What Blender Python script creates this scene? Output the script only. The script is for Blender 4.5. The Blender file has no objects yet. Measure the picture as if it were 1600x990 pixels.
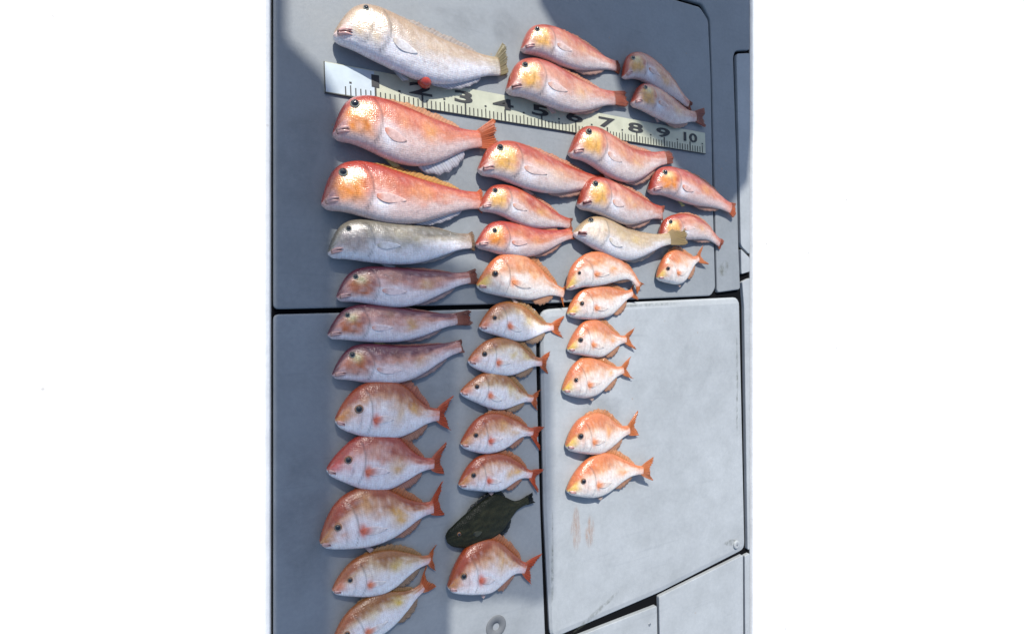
import bpy, bmesh, math, random
import numpy as np
from mathutils import Vector, Matrix

sc = bpy.context.scene
COL = sc.collection
random.seed(4)
R = math.radians

# ---------------------------------------------------------------- camera
THETA = R(28.0); FPX = 800.0; H = 1.24
RIGHT = np.array([math.cos(THETA), 0, math.sin(THETA)])
VIEW = np.array([math.sin(THETA), 0, -math.cos(THETA)])
UP = np.array([0, 1.0, 0])
cam = bpy.data.cameras.new('camera')
co = bpy.data.objects.new('camera', cam); COL.objects.link(co)
cam.sensor_width = 36; cam.lens = 18.0; cam.clip_start = .02; cam.clip_end = 3000
co.location = (0, 0, H); co.rotation_euler = (0, -THETA, 0)
sc.camera = co

# ---------------------------------------------------------------- light
SUN_EL = R(44); TRAVEL = np.array([0.14, -1.0, 0]); TRAVEL /= np.linalg.norm(TRAVEL)
SUNDIR = np.array([TRAVEL[0]*math.cos(SUN_EL), TRAVEL[1]*math.cos(SUN_EL), -math.sin(SUN_EL)])
w = bpy.data.worlds.new('World'); sc.world = w; w.use_nodes = True
wn = w.node_tree; wn.nodes.clear()
sky = wn.nodes.new('ShaderNodeTexSky'); sky.sky_type = 'NISHITA'; sky.sun_disc = False
sky.sun_elevation = SUN_EL
sky.sun_rotation = math.atan2(-TRAVEL[0], -TRAVEL[1])
sky.air_density = 1.0; sky.dust_density = 1.2; sky.ozone_density = 1.0
bg = wn.nodes.new('ShaderNodeBackground'); bg.inputs['Strength'].default_value = 0.13
wo = wn.nodes.new('ShaderNodeOutputWorld')
wn.links.new(sky.outputs[0], bg.inputs[0]); wn.links.new(bg.outputs[0], wo.inputs[0])
sl = bpy.data.lights.new('sun', 'SUN'); sl.energy = 4.1; sl.angle = R(.8); sl.color = (1, .96, .90)
so = bpy.data.objects.new('sun', sl); COL.objects.link(so)
so.rotation_euler = Vector(SUNDIR).to_track_quat('-Z', 'Y').to_euler()
so.location = (0, 4, 6)
sc.view_settings.view_transform = 'Standard'; sc.view_settings.look = 'None'
sc.view_settings.exposure = 0.42; sc.view_settings.gamma = 1

# ---------------------------------------------------------------- helpers
def P(px, py, z=0.0):
    """point of the plane at height z seen at a place of the photograph (surveying helper)"""
    d = VIEW + (px-800)/FPX*RIGHT + (495-py)/FPX*UP
    t = (z-H)/d[2]
    return np.array([0, 0, H]) + t*d

def link(o, parent=None):
    COL.objects.link(o)
    if parent is not None: o.parent = parent
    return o
def tag(o, label=None, cat=None, group=None, kind=None):
    if label: o['label'] = label
    if cat: o['category'] = cat
    if group: o['group'] = group
    if kind: o['kind'] = kind
    return o
def mesh_obj(name, V, F, mat, parent=None, smooth=True, cols=None, uv=None):
    me = bpy.data.meshes.new(name)
    me.from_pydata([tuple(map(float, v)) for v in V], [], F)
    me.materials.append(mat)
    if smooth: me.polygons.foreach_set('use_smooth', [True]*len(me.polygons))
    if cols is not None:
        a = me.color_attributes.new('tint', 'FLOAT_COLOR', 'POINT')
        c = np.ones((len(V), 4), dtype=np.float32); c[:, :3] = cols
        a.data.foreach_set('color', c.ravel())
    if uv is not None:
        a = me.attributes.new('skinmap', 'FLOAT2', 'POINT')
        a.data.foreach_set('vector', np.asarray(uv, dtype=np.float32).ravel())
    me.update()
    return link(bpy.data.objects.new(name, me), parent)
def empty(name, loc, rz=0):
    o = bpy.data.objects.new(name, None); o.location = loc; o.rotation_euler = (0, 0, rz)
    o.empty_display_size = .05
    COL.objects.link(o); return o

# ---------------------------------------------------------------- materials
def newmat(name):
    m = bpy.data.materials.new(name); m.use_nodes = True
    n = m.node_tree.nodes; l = m.node_tree.links
    return m, n, l, n['Principled BSDF']
def noise(n, l, vec, scale, detail=5, rough=.6, w=None):
    t = n.new('ShaderNodeTexNoise'); t.inputs['Scale'].default_value = scale
    t.inputs['Detail'].default_value = detail; t.inputs['Roughness'].default_value = rough
    l.new(vec, t.inputs['Vector']); return t
def ramp(n, l, fac, stops):
    r = n.new('ShaderNodeValToRGB'); e = r.color_ramp.elements
    while len(e) < len(stops): e.new(.5)
    for i, (p, c) in enumerate(stops):
        e[i].position = p; e[i].color = (*c, 1) if len(c) == 3 else c
    l.new(fac, r.inputs[0]); return r
def mix(n, l, mode, fac, a, b):
    m = n.new('ShaderNodeMix'); m.data_type = 'RGBA'; m.blend_type = mode
    for s, v in (('Factor', fac), ('A', a), ('B', b)):
        i = [k for k in m.inputs if k.name == s and k.type == ('VALUE' if s == 'Factor' else 'RGBA')][0]
        if hasattr(v, 'links'): l.new(v, i)
        elif isinstance(v, (int, float)): i.default_value = v
        else: i.default_value = (*v, 1)
    return [k for k in m.outputs if k.type == 'RGBA'][0]
def bump(n, l, h, strength, dist, prev=None):
    b = n.new('ShaderNodeBump'); b.inputs['Strength'].default_value = strength
    b.inputs['Distance'].default_value = dist; l.new(h, b.inputs['Height'])
    if prev: l.new(prev, b.inputs['Normal'])
    return b.outputs[0]

def deck_mat(name, base, dirt=.35, stains=True, wear=(.30, .25, .2)):
    m, n, l, p = newmat(name)
    g = n.new('ShaderNodeNewGeometry').outputs['Position']
    big = noise(n, l, g, 2.2, 5, .6); mid = noise(n, l, g, 11, 6, .65); fine = noise(n, l, g, 90, 4, .7)
    c1 = mix(n, l, 'MIX', ramp(n, l, big.outputs[0], [(.35, (0, 0, 0)), (.7, (dirt,)*3)]).outputs[0], base, tuple(x*.72 for x in base))
    c2 = mix(n, l, 'MULTIPLY', 1.0, c1, ramp(n, l, mid.outputs[0], [(.3, (.88, .88, .87)), (.6, (1, 1, 1))]).outputs[0])
    c3 = mix(n, l, 'MULTIPLY', .6, c2, ramp(n, l, fine.outputs[0], [(.3, (.86, .87, .88)), (.7, (1.05, 1.05, 1.04))]).outputs[0])
    # little specks of grime
    vo = n.new('ShaderNodeTexVoronoi'); vo.inputs['Scale'].default_value = 14; l.new(g, vo.inputs['Vector'])
    sp = ramp(n, l, vo.outputs['Distance'], [(.03, (1, 1, 1)), (.055, (0, 0, 0))])
    gate = ramp(n, l, noise(n, l, g, 6, 2).outputs[0], [(.46, (0, 0, 0)), (.55, (.8, .8, .8))])
    c4 = mix(n, l, 'MIX', mix(n, l, 'MULTIPLY', 1.0, sp.outputs[0], gate.outputs[0]), c3, wear)
    # long faint scuffs
    mp = n.new('ShaderNodeMapping'); mp.inputs['Scale'].default_value = (3, 70, 1); mp.inputs['Rotation'].default_value = (0, 0, R(8)); l.new(g, mp.inputs[0])
    sn = noise(n, l, mp.outputs[0], 1, 3, .5)
    c5 = mix(n, l, 'MULTIPLY', ramp(n, l, sn.outputs[0], [(.62, (0, 0, 0)), (.72, (.35, .35, .35))]).outputs[0], c4, (.8, .81, .83))
    l.new(c5, p.inputs['Base Color'])
    p.inputs['Roughness'].default_value = .5
    l.new(ramp(n, l, mid.outputs[0], [(.3, (.52,)*3), (.7, (.72,)*3)]).outputs[0], p.inputs['Roughness'])
    b1 = bump(n, l, noise(n, l, g, 260, 3, .6).outputs[0], .25, .0012)
    l.new(bump(n, l, mid.outputs[0], .3, .003, b1), p.inputs['Normal'])
    return m
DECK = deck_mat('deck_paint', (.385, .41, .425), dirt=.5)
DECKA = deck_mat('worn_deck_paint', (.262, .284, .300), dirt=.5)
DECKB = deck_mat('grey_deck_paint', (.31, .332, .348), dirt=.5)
DECKW = deck_mat('white_gelcoat', (.80, .81, .81), dirt=.10)
def plain(name, c, rough=.5, metal=0, coat=0, nscale=40, var=.15, bs=.1):
    m, n, l, p = newmat(name)
    g = n.new('ShaderNodeNewGeometry').outputs['Position']
    t = noise(n, l, g, nscale, 4)
    l.new(mix(n, l, 'MULTIPLY', 1.0, c, ramp(n, l, t.outputs[0], [(.3, (1-var,)*3), (.7, (1, 1, 1))]).outputs[0]), p.inputs['Base Color'])
    p.inputs['Roughness'].default_value = rough; p.inputs['Metallic'].default_value = metal
    p.inputs['Coat Weight'].default_value = coat
    l.new(bump(n, l, t.outputs[0], bs, .002), p.inputs['Normal'])
    return m
GAP = plain('dark_rubber', (.006, .0065, .0075), .95)
GAP.node_tree.nodes['Principled BSDF'].inputs['Specular IOR Level'].default_value = .05
INK = plain('black_print', (.035, .036, .036), .6)
RULER = plain('cream_board', (.52, .53, .40), .45, nscale=25, var=.2)
RULERB = plain('pale_blue_board', (.50, .58, .62), .45, nscale=25, var=.15)
RED = plain('red_gloss', (.55, .07, .045), .22, coat=.6, var=.35, nscale=60)
DULL = plain('shadow_ring_grey', (.14, .15, .16), .85)  # grey of the ring that stands in for a shadow
METAL = plain('dull_metal', (.35, .36, .37), .4, metal=.8)
STAIN = plain('dried_stain', (.42, .33, .27), .7, nscale=120, var=.4)
BLOCKER = plain('blocker_grey', (.30, .33, .38), .8)  # colour of the unseen sheets added to block the sun
SEA = plain('sea_water', (.03, .08, .11), .12, nscale=1.2, bs=.6)

def fish_mat(name, coat=.9, scale_strength=.35):
    m, n, l, p = newmat(name)
    a = n.new('ShaderNodeAttribute'); a.attribute_name = 'tint'
    u = n.new('ShaderNodeAttribute'); u.attribute_name = 'skinmap'
    g = n.new('ShaderNodeTexCoord').outputs['Object']
    vo = n.new('ShaderNodeTexVoronoi'); vo.inputs['Scale'].default_value = 230; vo.inputs['Randomness'].default_value = .35
    l.new(u.outputs['Vector'], vo.inputs['Vector'])
    nz = noise(n, l, g, 70, 5, .65); n2 = noise(n, l, g, 260, 3, .6)
    # streaky skin along the body
    mp = n.new('ShaderNodeMapping'); mp.inputs['Scale'].default_value = (230, 45, 1); l.new(u.outputs['Vector'], mp.inputs[0])
    st = noise(n, l, mp.outputs[0], 1, 3, .55)
    c = mix(n, l, 'MULTIPLY', 1.0, a.outputs['Color'], ramp(n, l, nz.outputs[0], [(.3, (.92, .88, .86)), (.62, (1.06, 1.06, 1.06))]).outputs[0])
    c = mix(n, l, 'MULTIPLY', .8, c, ramp(n, l, vo.outputs['Distance'], [(0, (1.08, 1.08, 1.08)), (.8, (.80, .75, .75))]).outputs[0])
    c = mix(n, l, 'MULTIPLY', .6, c, ramp(n, l, st.outputs[0], [(.35, (.86, .82, .80)), (.62, (1.06, 1.06, 1.06))]).outputs[0])
    l.new(c, p.inputs['Base Color'])
    p.inputs['Roughness'].default_value = .30
    p.inputs['Coat Weight'].default_value = coat; p.inputs['Coat Roughness'].default_value = .15
    if coat < .3: p.inputs['Specular IOR Level'].default_value = .15; p.inputs['Roughness'].default_value = .6
    p.inputs['Subsurface Weight'].default_value = .12; p.inputs['Subsurface Radius'].default_value = (.006, .003, .002)
    p.inputs['Subsurface Scale'].default_value = 1.0
    b = bump(n, l, vo.outputs['Distance'], scale_strength, .0012)
    b = bump(n, l, nz.outputs[0], .5, .004, b)
    b = bump(n, l, n2.outputs[0], .25, .001, b)
    l.new(b, p.inputs['Normal']); l.new(b, p.inputs['Coat Normal'])
    return m
FISH = fish_mat('wet_fish_skin')
DARKSKIN = fish_mat('rough_dark_skin', .12, .8)
def fin_mat(name, tl):
    m, n, l, p = newmat(name)
    a = n.new('ShaderNodeAttribute'); a.attribute_name = 'tint'
    g = n.new('ShaderNodeTexCoord').outputs['Object']
    nz = noise(n, l, g, 120, 4, .6)
    c = mix(n, l, 'MULTIPLY', 1.0, a.outputs['Color'], ramp(n, l, nz.outputs[0], [(.3, (.75, .7, .7)), (.7, (1.1, 1.1, 1.1))]).outputs[0])
    l.new(c, p.inputs['Base Color']); p.inputs['Roughness'].default_value = .35
    p.inputs['Coat Weight'].default_value = .4
    tr = n.new('ShaderNodeBsdfTranslucent'); l.new(c, tr.inputs[0])
    mx = n.new('ShaderNodeMixShader'); mx.inputs[0].default_value = tl
    l.new(p.outputs[0], mx.inputs[1]); l.new(tr.outputs[0], mx.inputs[2])
    t2 = n.new('ShaderNodeBsdfTransparent'); m2 = n.new('ShaderNodeMixShader')
    l.new(ramp(n, l, nz.outputs[0], [(.35, (tl*.35,)*3), (.65, (tl*1.1,)*3)]).outputs[0], m2.inputs[0])
    l.new(mx.outputs[0], m2.inputs[1]); l.new(t2.outputs[0], m2.inputs[2])
    l.new(m2.outputs[0], n['Material Output'].inputs[0])
    l.new(bump(n, l, nz.outputs[0], .3, .002), p.inputs['Normal'])
    return m
FIN = fin_mat('wet_fin', .35)
FINB = fin_mat('wet_fin_on_body', .0)
EYEW = plain('eye_silver', (.34, .33, .24), .2, coat=1, nscale=200)
EYER = plain('eye_amber', (.28, .12, .05), .2, coat=1, nscale=200)
PUPIL = plain('pupil_black', (.006, .006, .008), .08, coat=1)
MOUTH = plain('mouth_dark', (.13, .035, .03), .4, coat=.4)
LIP = plain('lip_pink', (.62, .36, .32), .3, coat=.6)

# ---------------------------------------------------------------- setting: deck of the boat
def smooth_poly(pts, r=0.0, seg=4):
    """round polygon corners by radius r (world units)"""
    pts = [np.array(p[:2], float) for p in pts]
    if r <= 0: return pts
    out = []
    n = len(pts)
    for i in range(n):
        a, b, c = pts[i-1], pts[i], pts[(i+1) % n]
        da, dc = a-b, c-b; la, lc = np.linalg.norm(da), np.linalg.norm(dc)
        rr = min(r, la*.45, lc*.45)
        s, e = b+da/la*rr, b+dc/lc*rr
        for k in range(seg+1):
            t = k/seg
            out.append((1-t)**2*s + 2*t*(1-t)*b + t*t*e)
    return out
def slab(name, px=None, pts=None, mat=DECK, top=0.0, bottom=-.03, bev=.004, bevh=None, r=.01, parent=None):
    if pts is None: pts = [P(*q)[:2] for q in px]
    pts = smooth_poly(pts, r)
    A = sum(pts[i][0]*pts[(i+1) % len(pts)][1]-pts[(i+1) % len(pts)][0]*pts[i][1] for i in range(len(pts)))
    if A < 0: pts = pts[::-1]
    n = len(pts)
    def inset(d):
        res = []
        for i in range(n):
            a, b, c = pts[i-1], pts[i], pts[(i+1) % n]
            t1 = (b-a)/(np.linalg.norm(b-a)+1e-9); t2 = (c-b)/(np.linalg.norm(c-b)+1e-9)
            n1 = np.array([-t1[1], t1[0]]); n2 = np.array([-t2[1], t2[0]])
            m = n1+n2; m /= max(np.linalg.norm(m), .2)
            k = 1/max(.4, float(m@n1))
            res.append(b+m*d*k)
        return res
    bevh = bev if bevh is None else bevh
    rings = [(pts, bottom), (pts, top-bevh), (inset(bev*.3), top-bevh*.3), (inset(bev), top)]
    V = []; F = []
    for ring, z in rings: V += [(p[0], p[1], z) for p in ring]
    for k in range(len(rings)-1):
        for i in range(n):
            j = (i+1) % n
            F.append((k*n+i, k*n+j, (k+1)*n+j, (k+1)*n+i))
    F.append(tuple(range((len(rings)-1)*n, len(rings)*n)))
    F.append(tuple(reversed(range(n))))
    c = np.mean(np.array(V), axis=0); c[2] = bottom
    o = mesh_obj(name, np.array(V)-c, F, mat, parent, smooth=False)
    o.location = c
    return o

XL = P(424, 495)[0]; XR = P(1175, 495)[0]
deck = slab('deck_base', pts=[(XL-.05, -2.6), (XR+.05, -2.6), (XR+.05, 4.2), (XL-.05, 4.2)], mat=GAP, top=-.012, bottom=-.08, r=0)
tag(deck, kind='structure')
panels = [
 [(427, -500), (700, -500), (1046, -3), (1094, 11), (1107, 32), (1111, 120), (1114, 300), (1118, 450), (1111, 462), (870, 473), (427, 483)],
 [(427, 491), (838, 481), (839, 580), (845, 800), (853, 1010), (866, 1500), (427, 1500)],
 [(706, -500), (1172, -500), (1172, 78), (1150, 79), (1146, 88), (1151, 240), (1154, 380), (1157, 452), (1121, 457), (1117, 300), (1113, 120), (1110, 30), (1098, 6), (1050, -8)],
 [(1151, 84), (1172, 83), (1172, 398), (1158, 384), (1155, 240)],
 [(1158, 389), (1172, 403), (1172, 424), (1159, 428)],
 [(1030, 932), (1161, 866.5), (1164, 1500), (1040, 1500)],
 [(900, 995), (1026.5, 946), (1036, 1500), (880, 1500), (868, 1004)],
 [(1164, 868), (1172, 864), (1172, 1500), (1168, 1500)],
 [(1160, 440), (1172, 434), (1172, 858), (1168.5, 858), (1163, 480)],
]
for i, q in enumerate(panels):
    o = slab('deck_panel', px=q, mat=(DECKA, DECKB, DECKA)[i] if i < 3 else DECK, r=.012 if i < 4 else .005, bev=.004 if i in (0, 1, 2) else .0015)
    tag(o, kind='structure')
# the lower hatch lid, with a wide rounded lip
lid = slab('hatch_lid', px=[(845, 484), (984, 472), (1156, 464), (1164.5, 858), (1030, 927), (861, 1000), (851, 800)],
           top=.004, bev=.022, bevh=.010, r=.03)
tag(lid, kind='structure')
# invented side decks in white gelcoat, filling blank margins on both sides
o = slab('added_side_deck', pts=[(XL-2.2, -2.6), (XL, -2.6), (XL, 5.6), (XL-2.2, 5.6)], mat=DECKW, top=.004, bottom=-.2, bev=.012, r=.02); tag(o, kind='structure')
o = slab('added_side_deck', pts=[(XR, -2.6), (XR+3.6, -2.6), (XR+3.6, 5.6), (XR, 5.6)], mat=DECKW, top=.004, bottom=-.2, bev=.012, r=.02); tag(o, kind='structure')
# hull and sea, out of sight of the photograph
hull = slab('boat_hull', pts=[(XL-2.1, -2.6), (XR+3.5, -2.6), (XR+3.4, 5.5), (XL-2.0, 5.5)], mat=DECKW, top=-.21, bottom=-1.6, bev=.05, r=.4)
tag(hull, kind='structure')
sea = mesh_obj('sea_water', [(-1500, -1500, -1.2), (1500, -1500, -1.2), (1500, 1500, -1.2), (-1500, 1500, -1.2)], [(0, 1, 2, 3)], SEA, smooth=False)
tag(sea, kind='structure')

# ---------------------------------------------------------------- wheelhouse and awning sheets, added and shaped to cast the shade (outside the picture)
AH = 1.6; PASS1, PASS2 = .17, .33
def lift(px, py, h=AH):
    g = P(px, py)
    return (g - SUNDIR*(h/math.sin(SUN_EL)))[:2]
def thin_blocker_mat(name, t):
    """added sheet that dims the sun: lets this share of it through"""
    m, n, l, p = newmat(name)
    p.inputs['Base Color'].default_value = (.28, .31, .36, 1); p.inputs['Roughness'].default_value = .9
    tr = n.new('ShaderNodeBsdfTransparent'); mx = n.new('ShaderNodeMixShader'); mx.inputs[0].default_value = math.sqrt(t)
    l.new(p.outputs[0], mx.inputs[1]); l.new(tr.outputs[0], mx.inputs[2]); l.new(mx.outputs[0], n['Material Output'].inputs[0])
    return m
def shade_blocker(px, label, mat):  # unseen sheet, outline shaped so its shadow falls where wanted
    pts = [lift(*q) for q in px]
    top = [(x, 4.62 if y > 3.2 else y) for x, y in pts]
    o = slab('shade_blocker', pts=top, mat=mat, top=AH+.012, bottom=AH, bev=.002, r=0)
    tag(o, label, 'shade_blocker', 'awning sheets added out of view beside the wheelhouse')
shade_blocker([(446, -700), (447, 58), (503, 112), (524, 146), (538, 200), (532, 240), (528, 300), (524, 350), (520, 390),
        (512, 1180), (422, 1180), (423, 760), (423, 400), (423, -700)],
       'long unseen added awning strip above the far left of the deck', BLOCKER)
shade_blocker([(520, 390), (548, 396), (610, 402), (700, 402), (712, 408), (700, 1180), (512, 1180)],
       'unseen dense sheet added to dim the sun above the left column of fish', thin_blocker_mat('dense_blocker', PASS1))
shade_blocker([(712, 408), (750, 420), (768, 460), (805, 500), (861, 578),
        (862, 925), (838, 938), (800, 930), (702.5, 932)],
       'unseen open sheet added to dim the sun above the middle column of fish', thin_blocker_mat('open_blocker', PASS2))
shade_blocker([(836, -700), (842, 0), (868, 44), (955, 98), (972, 150), (1004, 205), (1045, 238), (1085, 296), (1140, 318), (1168, 280), (1175, 200), (1176, -700)],
       'short unseen added awning sheet above the upper right corner of the deck', BLOCKER)
wh = empty('unseen_wheelhouse', (.6, 5.1, 0)); tag(wh, 'added white wheelhouse standing forward of the fish deck', 'unseen_wheelhouse')  # added out of view to carry the shade sheets
def box(name, c, s, mat, parent):
    V = [(c[0]+x*s[0]/2, c[1]+y*s[1]/2, c[2]+z*s[2]/2) for x in (-1, 1) for y in (-1, 1) for z in (-1, 1)]
    F = [(0, 1, 3, 2), (4, 6, 7, 5), (0, 4, 5, 1), (2, 3, 7, 6), (0, 2, 6, 4), (1, 5, 7, 3)]
    return mesh_obj(name, V, F, mat, parent, smooth=False)
box('wall', (0, 0, 1.2), (1.7, .9, 2.39), DECKW, wh)
box('roof', (0, 0, 2.45), (1.9, .96, .09), DECKW, wh)
for x in (-.45, .45): box('window', (x, -.455, 1.7), (.5, .03, .5), plain('dark_glass', (.02, .03, .035), .05), wh)

# ---------------------------------------------------------------- ruler board
TL, TR, BR, BL = (P(505, 96, .004), P(1103, 208, .004), P(1101, 240, .004), P(508, 144, .004))
ax = (TR+BR)/2-(TL+BL)/2; RLEN = np.linalg.norm(ax); ax /= RLEN
ay = np.array([-ax[1], ax[0], 0]); RW = (np.linalg.norm(TL-BL)+np.linalg.norm(TR-BR))/2
orig = (TL+BL)/2 - ay*RW/2
ruler = empty('ruler_board', tuple(orig*[1, 1, 0]), math.atan2(ax[1], ax[0]))
tag(ruler, 'long cream measuring board numbered one to ten lying under the fish', 'ruler')
D10 = RLEN/10.63
print('RULER', RLEN, RW, 'digit step', D10)
def rbox(name, x0, x1, y0, y1, z0, z1, mat):
    return box(name, ((x0+x1)/2, (y0+y1)/2, (z0+z1)/2), (x1-x0, y1-y0, z1-z0), mat, ruler)
rbox('board', 0, RLEN, 0, RW, .0008, .004, RULER)
rbox('end_section', .002, D10*.98, .002, RW-.002, .004, .0044, RULERB)
V = []; F = []
def addbox(x0, x1, y0, y1, z0, z1):
    k = len(V)
    for x in (x0, x1):
        for y in (y0, y1):
            for z in (z0, z1): V.append((x, y, z))
    for f in [(0, 1, 3, 2), (4, 6, 7, 5), (0, 4, 5, 1), (2, 3, 7, 6), (0, 2, 6, 4), (1, 5, 7, 3)]: F.append(tuple(q+k for q in f))
n = int(RLEN/(D10/10))
for i in range(4, n):
    x = i*D10/10
    if i % 10 == 0: addbox(x-.0022, x+.0022, .002, RW*.45, .0044, .0050)
    else: addbox(x-.0013, x+.0013, .002, RW*(.30 if i % 5 else .36), .0044, .0050)
    if i % 10 == 5: addbox(x-.0028, x+.0028, RW*.42, RW*.48, .0044, .0050)
addbox(.0, .0022, 0, RW, .0044, .0050)
addbox(.0, RLEN, -.0012, .0006, .001, .0050)
ticks = mesh_obj('tick_marks', V, F, INK, ruler, smooth=False); tag(ticks, kind='stuff')
for k in range(1, 11):
    cu = bpy.data.curves.new('number', 'FONT'); cu.body = str(k); cu.size = RW*.80; cu.offset = .0014
    cu.extrude = .0004; cu.align_x = 'CENTER'
    tmp = bpy.data.objects.new('tmp', cu); COL.objects.link(tmp)
    bpy.context.view_layer.update()
    me = bpy.data.meshes.new_from_object(tmp); bpy.data.objects.remove(tmp)
    me.materials.clear(); me.materials.append(INK); me.name = 'number'
    o = link(bpy.data.objects.new('number', me), ruler)
    o.location = (k*D10 + (0 if k == 1 else -.004), RW*.46, .0050)
    o.scale = (2.2 if k < 10 else 1.35, .70, 1)

# ---------------------------------------------------------------- fish
PROF = {
 'tile': dict(
  s=[0, .015, .04, .08, .13, .2, .3, .42, .55, .68, .8, .9, 1],
  U=[-.07, .03, .17, .335, .455, .515, .51, .46, .40, .32, .24, .18, .165],
  L=[.155, .215, .25, .275, .315, .38, .45, .49, .47, .38, .27, .19, .165],
  W=[.30, .50, .68, .84, .94, 1, 1, .95, .82, .62, .42, .28, .18], c=.24),
 'bream': dict(
  s=[0, .02, .06, .12, .2, .3, .4, .5, .62, .75, .86, .94, 1],
  U=[.03, .10, .21, .34, .47, .555, .57, .54, .44, .28, .16, .115, .11],
  L=[.05, .11, .17, .235, .31, .385, .42, .43, .385, .26, .15, .11, .105],
  W=[.22, .42, .62, .85, 1, 1, .97, .86, .66, .44, .28, .2, .14], c=.185),
 'leaf': dict(
  s=[0, .03, .08, .15, .25, .38, .5, .62, .74, .84, .92, .97, 1],
  U=[.08, .16, .22, .30, .40, .50, .54, .53, .34, .14, .10, .11, .13],
  L=[.12, .22, .30, .38, .46, .50, .49, .45, .26, .12, .10, .11, .13],
  W=[.3, .5, .7, .85, 1, 1, .9, .75, .55, .4, .3, .25, .2], c=.17),
}
def interp(xs, ys, x):
    # smooth monotone-ish interpolation
    xs = np.array(xs); ys = np.array(ys)
    m = np.gradient(ys, xs)
    x = np.asarray(x, float)
    i = np.clip(np.searchsorted(xs, x)-1, 0, len(xs)-2)
    h = xs[i+1]-xs[i]; t = (x-xs[i])/h
    return ((1+2*t)*(1-t)**2*ys[i] + t*(1-t)**2*h*m[i] + t*t*(3-2*t)*ys[i+1] + t*t*(t-1)*h*m[i+1])
class VN:
    """smooth random field from sines"""
    def __init__(s, seed, k=10, f=6):
        r = np.random.RandomState(seed)
        s.a = r.uniform(-1, 1, (k, 2))*f; s.p = r.uniform(0, 6.28, k); s.k = k
    def __call__(s, x, y):
        v = 0
        for (a, b), p in zip(s.a, s.p): v = v+np.sin(a*x+b*y+p)
        return v/math.sqrt(s.k)
def sstep(a, b, x):
    t = np.clip((x-a)/(b-a), 0, 1); return t*t*(3-2*t)
def gauss(x, y, cx, cy, sx, sy): return np.exp(-((x-cx)/sx)**2-((y-cy)/sy)**2)

PAL = {  # back, flank, belly, cheek, snout, blotch; tones offset light: sunlit fish darker, shaded paler
 'red':   dict(back=(.36, .045, .025), flank=(.60, .21, .12), belly=(.70, .55, .51), cheek=(.74, .26, .03), snout=(.66, .36, .34), blotch=(.74, .36, .08), fin=(.72, .24, .09), tail=(.64, .16, .05)),
 'pink':  dict(back=(.38, .06, .03), flank=(.60, .29, .19), belly=(.72, .62, .58), cheek=(.76, .42, .09), snout=(.78, .62, .57), blotch=(.78, .44, .12), fin=(.70, .28, .16), tail=(.40, .10, .05)),
 'dark':  dict(back=(.11, .015, .03), flank=(.64, .32, .25), belly=(.86, .80, .82), cheek=(.52, .15, .04), snout=(.46, .26, .26), blotch=(.66, .40, .10), fin=(.30, .07, .06), tail=(.26, .09, .05)),
 'white': dict(back=(.36, .25, .16), flank=(.54, .45, .35), belly=(.76, .77, .80), cheek=(.66, .54, .38), snout=(.84, .60, .54), blotch=(.58, .42, .24), fin=(.40, .36, .30), tail=(.34, .29, .13)),
 'grey':  dict(back=(.15, .14, .11), flank=(.44, .41, .34), belly=(.84, .85, .88), cheek=(.42, .35, .31), snout=(.54, .46, .46), blotch=(.40, .35, .19), fin=(.24, .22, .18), tail=(.34, .20, .10)),
 'ivory': dict(back=(.38, .28, .16), flank=(.56, .46, .33), belly=(.76, .75, .74), cheek=(.80, .68, .54), snout=(.88, .76, .70), blotch=(.66, .50, .20), fin=(.50, .40, .26), tail=(.46, .34, .13)),
 'bream': dict(back=(.30, .065, .015), flank=(.72, .42, .24), belly=(.90, .89, .92), cheek=(.74, .44, .34), snout=(.66, .26, .05), blotch=(.76, .42, .07), fin=(.56, .17, .04), tail=(.70, .11, .03)),
 'rosy':  dict(back=(.32, .045, .02), flank=(.74, .38, .28), belly=(.90, .88, .92), cheek=(.72, .42, .42), snout=(.66, .09, .06), blotch=(.74, .42, .12), fin=(.54, .14, .05), tail=(.66, .13, .04)),
 'gold':  dict(back=(.52, .17, .06), flank=(.62, .36, .21), belly=(.80, .77, .72), cheek=(.68, .46, .38), snout=(.74, .50, .08), blotch=(.82, .36, .10), fin=(.66, .26, .08), tail=(.70, .22, .06)),
 'pale':  dict(back=(.30, .12, .03), flank=(.70, .54, .34), belly=(.90, .91, .94), cheek=(.78, .60, .54), snout=(.70, .22, .10), blotch=(.72, .54, .12), fin=(.44, .24, .07), tail=(.76, .18, .05)),
 'black': dict(back=(.010, .013, .006), flank=(.017, .020, .011), belly=(.03, .037, .018), cheek=(.035, .04, .02), snout=(.03, .03, .02), blotch=(.055, .055, .028), fin=(.012, .014, .007), tail=(.010, .012, .006)),
}

def grid_solid(name, G, mat, parent, cols, th=.0007):
    nu, nv = G.shape[:2]
    A = G.reshape(-1, 3); k = len(A)
    taper = np.ones((nu, nv)); 
    off = np.zeros_like(A); off[:, 2] = th
    V = np.vstack([A+off, A-off]); F = []
    idx = lambda i, j: i*nv+j
    for i in range(nu-1):
        for j in range(nv-1):
            a, b, c, d = idx(i, j), idx(i+1, j), idx(i+1, j+1), idx(i, j+1)
            F.append((a, b, c, d)); F.append((a+k, d+k, c+k, b+k))
    bd = [idx(i, 0) for i in range(nu)]+[idx(nu-1, j) for j in range(1, nv)]+[idx(i, nv-1) for i in range(nu-2, -1, -1)]+[idx(0, j) for j in range(nv-2, 0, -1)]
    for a, b in zip(bd, bd[1:]+bd[:1]): F.append((a, a+k, b+k, b))
    C = np.vstack([cols.reshape(-1, 3)]*2)
    return mesh_obj(name, V, F, mat, parent, cols=C)

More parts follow.
